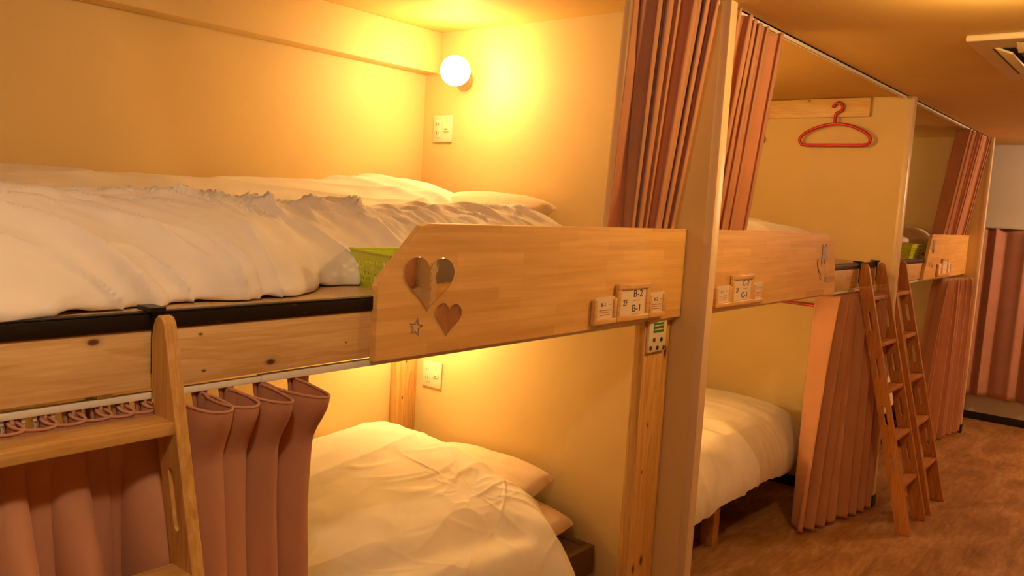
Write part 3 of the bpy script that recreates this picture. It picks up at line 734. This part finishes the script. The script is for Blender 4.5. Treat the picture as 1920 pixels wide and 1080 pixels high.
# ------------------------------------------------------------------ baskets
def basket(x0, x1, y0, y1, z0, hgt, label, rot=0, lab=None):
    cx, cy = (x0+x1)/2, (y0+y1)/2
    t = thing('storage_basket', label, 'basket', (cx, cy, z0), 'lime baskets')
    tp = .014; n = 0
    bm = bmesh.new()
    hx, hy = (x1-x0)/2, (y1-y0)/2
    def wall(p0, p1, q0, q1, cols, rows):
        # lattice wall with punched oval holes: quads around holes
        p0, p1, q0, q1 = map(Vector, (p0, p1, q0, q1))
        def at(u, v): return (p0*(1-u)+p1*u)*(1-v)+(q0*(1-u)+q1*u)*v
        vv = {}
        def V(u, v):
            k = (round(u, 5), round(v, 5))
            if k not in vv: vv[k] = bm.verts.new(at(u, v))
            return vv[k]
        v0, v1 = .10, .80
        us = [i/cols for i in range(cols+1)]
        for i in range(cols):
            a, b = us[i], us[i+1]
            bm.faces.new([V(a, 0), V(b, 0), V(b, v0), V(a, v0)])
            bm.faces.new([V(a, v1), V(b, v1), V(b, 1), V(a, 1)])
            for j in range(rows):
                c, d = v0+(v1-v0)*j/rows, v0+(v1-v0)*(j+1)/rows
                ma, mc = (a+b)/2, (c+d)/2
                off = 0
                if (i+j) % 7 == 6:
                    bm.faces.new([V(a, c), V(b, c), V(b, d), V(a, d)]); continue
                ru, rv = (b-a)*.27, (d-c)*.33
                ring = [(ma-ru, mc-rv*.6), (ma-ru*.4, mc-rv), (ma+ru*.4, mc-rv), (ma+ru, mc-rv*.6), (ma+ru, mc+rv*.6), (ma+ru*.4, mc+rv), (ma-ru*.4, mc+rv), (ma-ru, mc+rv*.6)]
                R = [V(*p) for p in ring]; A, B, C, D = V(a, c), V(b, c), V(b, d), V(a, d)
                for f_ in ([A, R[1], R[0]], [A, B, R[2], R[1]], [B, R[3], R[2]], [B, C, R[4], R[3]], [C, R[5], R[4]], [C, D, R[6], R[5]], [D, R[7], R[6]], [D, A, R[0], R[7]]):
                    bm.faces.new(f_)
    b_ = [(-hx+tp, -hy+tp), (hx-tp, -hy+tp), (hx-tp, hy-tp), (-hx+tp, hy-tp)]
    t_ = [(-hx, -hy), (hx, -hy), (hx, hy), (-hx, hy)]
    for i in range(4):
        j = (i+1) % 4; L_ = math.dist(t_[i], t_[j])
        wall((cx+b_[i][0], cy+b_[i][1], z0+.001), (cx+b_[j][0], cy+b_[j][1], z0+.001), (cx+t_[i][0], cy+t_[i][1], z0+hgt), (cx+t_[j][0], cy+t_[j][1], z0+hgt), max(6, int(L_/.016)), 4)
    vb = [bm.verts.new((cx+x, cy+y, z0+.001)) for x, y in b_]; bm.faces.new(vb[::-1])
    bmesh.ops.remove_doubles(bm, verts=bm.verts[:], dist=.0002)
    bmesh.ops.solidify(bm, geom=bm.faces[:], thickness=.0016)
    Mr = Matrix.Translation((cx, cy, 0)) @ Matrix.Rotation(rot, 4, 'Z') @ Matrix.Translation((-cx, -cy, 0))
    bmesh.ops.transform(bm, matrix=Mr, verts=bm.verts[:])
    link('body', from_bm(bm, 'body'), LIME, t)
    bm = bmesh.new()
    loop = [(cx+x, cy+y, z0+hgt) for x, y in t_]; loop = loop+[loop[0], loop[1]]
    for a, b in zip(loop[:4], loop[1:5]): tube(bm, [a, b], .003, 8)
    bmesh.ops.transform(bm, matrix=Mr, verts=bm.verts[:])
    link('rim', from_bm(bm, 'rim', 50), LIME, t)
    if lab:
        lx, side = lab
        lx += cx
        yy = cy-hy+.010
        bm = bmesh.new(); bm_box(bm, (lx-.04, yy-.0065, z0+.022), (lx+.04, yy-.0060, z0+.034), 0); bm_box(bm, (lx-.04, yy-.0095, z0+.044), (lx+.04, yy-.009, z0+.056), 0)
        bmesh.ops.transform(bm, matrix=Mr, verts=bm.verts[:]); link('label_tape', from_bm(bm), WHITEP, t)
        bm = bmesh.new(); bm_box(bm, (lx-.03, yy-.0072, z0+.026), (lx+.03, yy-.0066, z0+.030), 0); bm_box(bm, (lx-.03, yy-.0102, z0+.048), (lx+.03, yy-.0096, z0+.052), 0)
        bmesh.ops.transform(bm, matrix=Mr, verts=bm.verts[:]); link('label_marks', from_bm(bm), INK, t)
    return t
basket(1.1945, 1.3245, 1.271, 1.461, 1.3036, .078, 'lime green perforated basket beside the heart guard board on the near bunk', -.25)
basket(3.62, 3.90, 1.262, 1.45, 1.3036, .078, 'lime green basket poking out past the rounded guard in the middle bay', .05, (.09, 1))
basket(5.44, 5.74, 1.30, 1.46, 1.3036, .082, 'lime green basket with white labels in the farthest upper bunk', .0, (.06, 1))

# ------------------------------------------------------------------ bunk lamps
GLOBE = m_emit('glowing_globe', LAMP, 70)
GLOBE2 = m_emit('glowing_globe_dim', LAMP, 135)
GLOBED = m_emit('glowing_globe_faint', LAMP, 14)
def lamp(x, y, z, side, label, glow):
    """side = -1: mounted on a partition to its right (+x); short tilted arm carries the globe away from the wall"""
    ax = Vector((side*.185, -.122, .004)).normalized(); c = Vector((x, y, z)); g = c+ax*.218
    t = thing('bunk_lamp', label, 'lamp', (x, y, z), 'globe lamps of the bunks')
    bm = bmesh.new(); lathe(bm, [(.040, 0), (.040, .010), (.034, .014), (.010, .016)], (x, y, z), (side, 0, 0), 24)
    link('base', from_bm(bm, 'base', 40), PLATE, t)
    bm = bmesh.new(); tube(bm, [c+Vector((side*.012, 0, 0)), c+ax*.05, g-ax*.10], .009, 10)
    lathe(bm, [(.012, -.112), (.026, -.106), (.036, -.060), (.034, -.046), (.020, -.046)], g, ax, 24)
    link('socket', from_bm(bm, 'socket', 40), PLATE, t)
    bm = bmesh.new(); prof = [(0 if i in (0, 16) else .054*math.sin(math.pi*i/16), -.054*math.cos(math.pi*i/16)) for i in range(17)]
    lathe(bm, prof, g, ax, 28)
    link('globe', from_bm(bm, 'globe', 80), glow, t)
    return t
lamp(2.3895, 2.236, 1.962, -1, 'lit round globe lamp near the ceiling of the near upper bunk', GLOBE)
lamp(2.3895, 2.395, 1.085, -1, 'lit globe lamp hidden behind the guard in the near lower bunk', GLOBE)
lamp(2.4365, 2.236, 1.962, 1, 'lit globe lamp behind the first partition in the middle upper bunk', GLOBE2)
lamp(2.4365, 2.236, 1.01, 1, 'lit globe lamp behind the first partition in the middle lower bunk', GLOBE2)
lamp(6.7415, 2.236, 1.962, -1, 'globe lamp of the farthest upper bunk', GLOBED)
lamp(6.7415, 2.236, 1.01, -1, 'globe lamp of the farthest lower bunk', GLOBED)

# ------------------------------------------------------------------ outlets
def outlet(y0, y1, z0, z1, label):
    x = 2.3895
    t = thing('wall_outlet', label, 'outlet', (x, (y0+y1)/2, z0), 'outlet plates')
    box('cover_plate', (x-.007, y0, z0), (x, y1, z1), CREAMP, t, .002)
    yc = (y0+y1)/2; zc = (z0+z1)/2
    box('socket', (x-.0095, yc+.010, zc-.034), (x-.0068, yc+.038, zc+.034), CREAMP, t, .001)
    boxes('socket_slots', [((x-.0102, yc+.018, zc+s*.017-.006), (x-.0094, yc+.020, zc+s*.017+.006)) for s in (-1, 1)]+[((x-.0102, yc+.028, zc+s*.017-.006), (x-.0094, yc+.030, zc+s*.017+.006)) for s in (-1, 1)], DARKP, t)
    box('rocker_switch', (x-.011, yc-.038, zc-.012), (x-.0068, yc-.010, zc+.012), CREAMP, t, .0015)
    boxes('switch_mark', [((x-.0117, yc-.030, zc-.004), (x-.0108, yc-.016, zc-.001))], DARKP, t)
outlet(2.289, 2.392, 1.727, 1.832, 'cream outlet plate on the partition under the upper globe lamp')
outlet(2.281, 2.386, .732, .840, 'cream outlet plate beside the back post in the near lower bunk')

# ------------------------------------------------------------------ hanger boards and hangers
def hanger_board(z1, label):
    t = box('hook_rail', (4.533, 1.358, z1-.098), (4.5545, 2.30, z1), HB, None, .002, origin=(4.533, 1.358, z1-.098))
    return tag(t, label, 'hook rail', 'pine hook rails')
HB = m_wood('pine_hook_rail', (.80, .56, .22), (.62, .34, .10), 'y', [((0, .32, .09), .008)], .4)
hanger_board(2.152, 'pine board screwed along the top of the second partition, with red hanger')
hanger_board(1.258, 'pine board under the middle upper bunk, mostly hidden by the guard')
def hook_(y, z, label):
    bm = bmesh.new(); lathe(bm, [(.008, 0), (.008, .002), (.003, .003)], (4.533, y, z), (-1, 0, 0), 12)
    tube(bm, [(4.532, y, z), (4.520, y, z), (4.509, y, z+.001), (4.506, y, z+.006)], .0022, 8)
    return tag(link('wall_hook', from_bm(bm, 'wall_hook', 40), STEEL, None, (4.533, y, z)), label, 'hook', 'small metal hooks')
def hanger(yc, zt, label):
    x = 4.517
    t = thing('clothes_hanger', label, 'hanger', (x, yc, zt), 'red plastic hangers')
    w = .186
    def P_(y, z): return (x, yc-y, zt+z)       # +y argument = towards the aisle
    pts = []
    for i in range(25):
        s = -1+2*i/24; pts.append((s*.160, -.112-.048*abs(s)**2.0))
    arch = pts
    right = [(w*.955, -.176), (w, -.192), (w*.985, -.209), (w*.92, -.220), (w*.80, -.2235)]
    left = [(-a, b) for a, b in right[::-1]]
    bottom = [(w*.8-(w*1.6)*i/8, -.2235) for i in range(1, 8)]
    full = arch+right+bottom+left+[arch[0], arch[1]]
    bm = bmesh.new(); tube(bm, [P_(*p) for p in full], .0085, 10)
    for s in (-1, 1):
        for k in (.128, .137): tube(bm, [P_(s*k, -.222), P_(s*k, -.214)], .003, 6)
    link('body', from_bm(bm, 'body', 60), RED, t)
    bm = bmesh.new()
    hk = [(-.004, -.112), (-.004, -.062), (.010, -.052), (.024, -.044), (.030, -.030), (.026, -.014), (.014, -.004), (0, -.003), (-.012, -.010), (-.022, -.026)]
    hk = [P_(*p) for p in hk]
    n = len(hk); sm = [tuple(v) for v in cr(np.array(hk), np.linspace(0, 1, 30))]
    tube(bm, sm, .0085, 10)
    link('hook', from_bm(bm, 'hook', 60), RED, t)
    return t
hook_(1.522, 2.125, 'small hook on the upper pine board holding the red hanger')
HG = hanger(1.521, 2.128, 'red plastic clothes hanger on the board of the middle upper bunk')
h2 = copy_tree(HG); h2.location = (4.517, 1.60, 1.262); h2['label'] = 'red hanger in the middle lower bunk, only its bottom bar showing under the guard'
hook_(1.601, 1.248, 'hook of the half hidden red hanger in the middle lower bunk')
bm = bmesh.new(); lathe(bm, [(.030, 0), (.030, .012), (.022, .024), (.010, .028)], (4.5545, 1.945, 1.940), (-1, 0, 0), 20)
tag(link('round_peg', from_bm(bm, 'round_peg', 40), PLATE, None, (4.5545, 1.945, 1.94)), 'small round brown knob on the second partition at the curtain edge', 'peg')

# ------------------------------------------------------------------ curtains
def solid_curtain(P, mat, name, thick=.0022):
    me = grid_mesh(P, name)
    return me
def thicken(o, t):
    md = o.modifiers.new('thickness', 'SOLIDIFY'); md.thickness = t; md.offset = 0
    return o
def polyline(pts, t):
    pts = np.array(pts, float); L_ = np.concatenate([[0], np.cumsum(np.linalg.norm(np.diff(pts, axis=0), axis=1))]); L_ /= L_[-1]
    return np.stack([np.interp(t, L_, pts[:, k]) for k in range(pts.shape[1])], -1)
def curtain(label, top, bot, z1, z0, folds, at, ab, mat=CURT, seed=0, sharp=.55, lean=.25, nz=70, per=22, group=None, hem=True, curve=1.0, flute=0.0):
    """top/bot: plan paths [(x, y)...]; folds hang between"""
    n = folds*per+1; s = np.linspace(0, 1, n); v = np.linspace(0, 1, nz)
    T = polyline(top, s); B = polyline(bot, s)
    rg = np.random.RandomState(seed)
    ph = s*folds+.42*noise(s*folds*.75+seed, seed*1.3)            # fold phase
    amp = 1+.6*noise(s*folds*.9+seed, 3.3)
    P = np.zeros((n, nz, 3))
    for j, q in enumerate(v):
        k = q**curve
        C = T*(1-k)+B*k
        tan = np.gradient(C, axis=0); tan /= np.linalg.norm(tan, axis=1, keepdims=True)+1e-9
        nor = np.stack([tan[:, 1], -tan[:, 0]], -1)               # towards the aisle for +x paths
        a = (at*(1-q)+ab*q)
        p = ph+.10*q*noise(s*folds*.6, q*1.5+seed, 2)
        w = np.sin(2*np.pi*p); w = np.sign(w)*np.abs(w)**sharp
        sw = lean*np.sin(4*np.pi*p)
        top_f = sstep(0, .10, q)
        second = .22*np.sin(2*np.pi*p*3+1.0)*(1-top_f)*.35
        off = a*amp*(w+second)*.5
        P[:, j, :2] = C+nor*off[:, None]+tan*(a*sw)[:, None]
        P[:, j, 2] = z1+(z0-z1)*q+(.004*np.sin(2*np.pi*p)*(1-top_f))
    t = link('curtain', solid_curtain(P, mat, 'curtain'), mat, None, (float((T[0, 0]+T[-1, 0])/2), float(T[:, 1].mean()), z0))
    thicken(t, .0022)
    return tag(t, label, 'curtain', group)

# near upper curtain, drawn to the partition
CU = curtain('long pink brown curtain gathered left of the first partition on the near upper bunk',
        [(1.975, 1.225), (2.00, 1.205), (2.36, 1.192)], [(2.135, 1.345), (2.13, 1.305), (2.35, 1.300)], 2.138, 1.312, 8, .066, .046, seed=3, group='upper bunk curtains', sharp=.45, lean=.30)
zz = np.linspace(0, 1, 60); ww = np.linspace(0, 1, 24)
G = np.zeros((24, 60, 3))
for i_, w_ in enumerate(ww):
    for j_, q_ in enumerate(zz):
        a0 = np.array([2.010, 1.285])*(1-q_)+np.array([2.235, 1.455])*q_; b0 = np.array([1.972, 1.232])*(1-q_)+np.array([2.128, 1.338])*q_
        c_ = a0*(1-w_)+b0*w_; c_ = c_+np.array([-.8, .5])*.012*math.sin(w_*9+q_*1.5)*(.3+.7*q_)
        G[i_, j_] = (c_[0], c_[1], 2.136+(1.312-2.136)*q_)
ln = link('lining', grid_mesh(G, 'lining'), LINING, CU); ln['label'] = 'cream lining turned to the lamp'; thicken(ln, .002)
curtain('pink brown curtain gathered right of the first partition in the middle upper bunk',
        [(2.455, 1.195), (2.86, 1.190)], [(2.450, 1.290), (2.90, 1.288)], 2.138, 1.312, 6, .066, .050, seed=12, group='upper bunk curtains', sharp=.45, lean=.30)
curtain('pinkish curtain pulled to the last partition in the farthest upper bunk',
        [(5.98, 1.21), (6.02, 1.190), (6.70, 1.190)], [(5.96, 1.31), (6.02, 1.29), (6.70, 1.30)], 2.138, 1.312, 8, .060, .050, seed=23, group='upper bunk curtains', sharp=.6, lean=.2)
curtain('orange brown curtain bunched beside the ladders in the middle lower bunk',
        [(4.00, 1.305), (4.53, 1.235)], [(3.85, 1.315), (4.12, 1.225), (4.52, 1.175)], 1.150, .022, 8, .120, .080, seed=31, group='lower bunk curtains', sharp=.8, lean=.06, curve=.6)
curtain('curtain bunched against the last partition in the farthest lower bunk',
        [(6.28, 1.30), (6.70, 1.235)], [(5.98, 1.315), (6.30, 1.225), (6.70, 1.185)], 1.150, .022, 7, .115, .080, seed=44, group='lower bunk curtains', sharp=.8, lean=.06, curve=.4)
curtain('rose brown curtain covering the end wall under a pale ledge', [(7.290, 2.40), (7.290, -1.2)], [(7.292, 2.40), (7.292, -1.2)], 1.512, .200, 26, .040, .045, CURTE, 51, per=14, nz=30, sharp=1.0, lean=.12)
lg = box('curtain_ledge', (7.27, -1.3, 1.514), (7.35, 2.44, 1.528), GREYW, None, .002, origin=(7.3, .5, 1.514)); tag(lg, 'pale horizontal ledge above the curtain on the end wall', 'ledge')

# near lower curtain with hooks and scalloped heading
def lower_curtain():
    t = thing('curtain', 'dusty pink curtain with scalloped pleated heading hanging under the near upper bunk', 'curtain', (.65, 1.286, 0), 'lower bunk curtains')
    hooks = [.285, .33, .372, .405, .445, .490, .530, .570, .603, .640, .690, .738, .788, .856, .930]
    rg = np.random.RandomState(2)
    per = 40; xs_, ys_, dep, hk = [], [], [], []
    for i in range(len(hooks)-1):
        a, b = hooks[i], hooks[i+1]; gap = b-a
        depth = .135 if gap > .06 else (.115 if a > .68 else (.075 if a > .65 else .045))
        depth *= rg.uniform(.93, 1.07); om = .016 if gap < .06 else .006
        skew = .30*gap
        for k in range(per):
            u = k/per
            x = a+gap*(.5+.5*-math.cos(math.pi*u)) if False else a+gap*u
            x -= om*math.sin(2*math.pi*u)
            x += skew*math.sin(math.pi*u)**2
            d = math.sin(math.pi*u)**.75*depth
            e = min(u, 1-u)
            pin = math.exp(-(e/.10)**2)
            x += .004*pin*math.sin(e*38)*(1 if u < .5 else -1); d += .008*pin*(1-math.cos(e*38))*.5
            xs_.append(x); ys_.append(d); dep.append(math.sin(math.pi*u)); hk.append(pin)
    # trailing edge after the last hook
    for k in range(14):
        u = k/13; xs_.append(hooks[-1]+.045*u); ys_.append(.012*math.sin(u*math.pi)+.0); dep.append(0); hk.append(0)
    X0 = np.array(xs_); D0 = np.array(ys_); DP = np.array(dep); n = len(X0)
    # lower part: the loops run down as folds, a little flatter and irregular
    s = np.linspace(0, 1, n)
    ker = np.hanning(61); ker /= ker.sum()
    XS = np.convolve(np.pad(X0, 30, mode='edge'), ker, 'valid')
    om_ = np.sin(2*np.pi*np.interp(X0*0+np.arange(n), np.arange(n), (np.arange(n) % per)/per))
    XB = XS*.25+X0*.75-.008*om_+.020*(X0-.285)/.65+.006*noise(s*11, 2.0)
    DB = DP*.092*(.9+.7*noise(s*13, 4.0))+.012*noise(s*22, 8.0)
    DB = np.maximum(DB, -.008)
    nz = 110; P = np.zeros((n, nz, 3))
    for j in range(nz):
        q = (j/(nz-1))**1.35
        k = sstep(0, .26, q); kk = sstep(.0, .5, q)
        top_d = D0*(1-.32*sstep(0, .10, q))
        X = X0*(1-kk)+XB*kk
        Dd = top_d*(1-k)+DB*k
        P[:, j, 0] = X; P[:, j, 1] = 1.288-Dd
        sag = -.014*DP*(1-sstep(0, .15, q))
        P[:, j, 2] = 1.158+(.045-1.158)*q+sag
    thicken(link('fabric', solid_curtain(P, CURT, 'fabric'), CURT, t), .0024)
    # rolled edge along the heading
    bm = bmesh.new(); tube(bm, [tuple(P[i, 0]) for i in range(0, n, 2)], .0028, 6); link('heading_hem', from_bm(bm, 'hem', 80), CURT, t)
    for q_, h_ in enumerate(hooks):
        # pinch pleat: three small petals sewn together below each hook
        pet = []
        for a0 in (-.9, 0, .9):
            for k in range(9):
                v_ = k/8; rr2 = .0035+.0135*math.sin(math.pi*v_); sp = a0+(v_-.5)*.75
                pet.append((math.sin(sp)*rr2, -math.cos(sp)*rr2))
        G = np.zeros((len(pet), 8, 3))
        for j in range(8):
            w = j/7; kk = (1-w)**.6
            for i_, (px_, py_) in enumerate(pet): G[i_, j] = (h_+px_*(kk*.9+.1), 1.284+py_*(kk*.95+.05)*1.25-.010*w, 1.160-.012*0-.058*w)
        thicken(link('pinch_pleat', grid_mesh(G, 'pleat'), CURT, t), .002)
        bm = bmesh.new(); bm_box(bm, (h_-.003, 1.266, 1.154), (h_+.003, 1.272, 1.161), .001)
        tube(bm, [(h_, 1.269, 1.155), (h_, 1.276, 1.148), (h_, 1.288, 1.146)], .0014, 6)
        link('hook', from_bm(bm, 'hook', 40), WHITEP, t)
lower_curtain()

# ------------------------------------------------------------------ ceiling cassette air conditioner
ACP = m_plain('ac_plastic', (.58, .44, .24), .4)
def cassette():
    x0, y1 = 3.166, .659; S_ = .86; z = ZC
    t = thing('air_conditioner', 'square ceiling air conditioner at the upper right photo corner', 'air conditioner', (x0+S_/2, y1-S_/2, z))
    T = lambda u, v, w: (x0+u, y1-v, z-w)
    sq = lambda a, b: [(a, a), (b, a), (b, b), (a, b)]
    plate('frame', [sq(0, S_), sq(.17, S_-.17)], .022, T, ACP, t, .005)
    box('cavity', (x0+.03, y1-S_+.03, z-.004), (x0+S_-.03, y1-.03, z-.0005), DARKP, t)
    boxes('intake_grille', [((x0+.19, y1-S_+.19, z-.026), (x0+S_-.19, y1-.19, z-.012))]+[((x0+.20+i*.0225, y1-S_+.21, z-.030), (x0+.207+i*.0225, y1-.21, z-.026)) for i in range(20)], ACP, t, .001)
    def flap(a, b, horizontal, side):
        bm = bmesh.new(); bm_box(bm, (-(b-a)/2, -.036, -.004), ((b-a)/2, .036, .004), .002)
        M_ = Matrix.Rotation(.42, 4, 'X')
        if not horizontal: M_ = Matrix.Rotation(math.pi/2*(1 if side > 0 else -1), 4, 'Z') @ M_
        elif side < 0: M_ = Matrix.Rotation(math.pi, 4, 'Z') @ M_
        c = (x0+S_/2, y1-.088, z-.030) if horizontal and side > 0 else (x0+S_/2, y1-S_+.088, z-.030) if horizontal else (x0+.088, y1-S_/2, z-.030) if side > 0 else (x0+S_-.088, y1-S_/2, z-.030)
        bmesh.ops.transform(bm, matrix=Matrix.Translation(c) @ M_, verts=bm.verts[:])
        link('louvre', from_bm(bm, 'louvre', 40), ACP, t)
    for hz in (True, False):
        for sd in (1, -1): flap(.14, S_-.14, hz, sd)
    sl = []
    for v in (.055, S_-.125): sl.append(((x0+.15, y1-v-.07, z-.0235), (x0+S_-.15, y1-v, z-.0215)))
    for v in (.055, S_-.125): sl.append(((x0+v, y1-S_+.15, z-.0235), (x0+v+.07, y1-.15, z-.0215)))
    boxes('air_slot', sl, DARKP, t)
cassette()

# ------------------------------------------------------------------ opposite side of the aisle (seen in the mirror hearts)
def opposite():
    struct(box('wall_partition', (3.54, -1.6, 0), (3.585, -1.04, ZC), CAP))
    curtain('closed curtain of the upper bunk across the aisle, reflected in the larger mirror heart', [(3.53, -1.12), (1.9, -1.12)], [(3.53, -1.12), (1.9, -1.12)], 2.13, .96, 9, .05, .05, seed=61, per=12, nz=12, group='curtains across the aisle')
    g = box('bed_side_panel', (2.6, -1.14, .05), (3.54, -1.12, .95), LINING, None, .002, origin=(2.6, -1.14, .05)); tag(g, 'cream side panel across the aisle, reflected in the larger mirror heart', 'panel')
    g = box('guard_board', (3.585, -1.10, .87), (4.8, -1.08, .975), LAM, None, .002, origin=(3.585, -1.10, .87)); tag(g, 'pine board across the aisle, reflected in the mirror hearts', 'guard board', 'guard boards of the upper bunks')
    g = box('dark_panel', (3.585, -1.16, .975), (4.8, -1.14, 2.1), m_plain('taupe_panel', (.30, .24, .19), .5), None, .002, origin=(3.585, -1.16, .975)); tag(g, 'taupe panel across the aisle, reflected in the right lobe of the larger heart', 'panel')
    curtain('closed red brown curtain of the lower bunk across the aisle', [(4.9, -1.16), (3.60, -1.16)], [(4.9, -1.16), (3.60, -1.16)], .86, .02, 8, .05, .05, seed=66, per=12, nz=12, group='curtains across the aisle')
opposite()
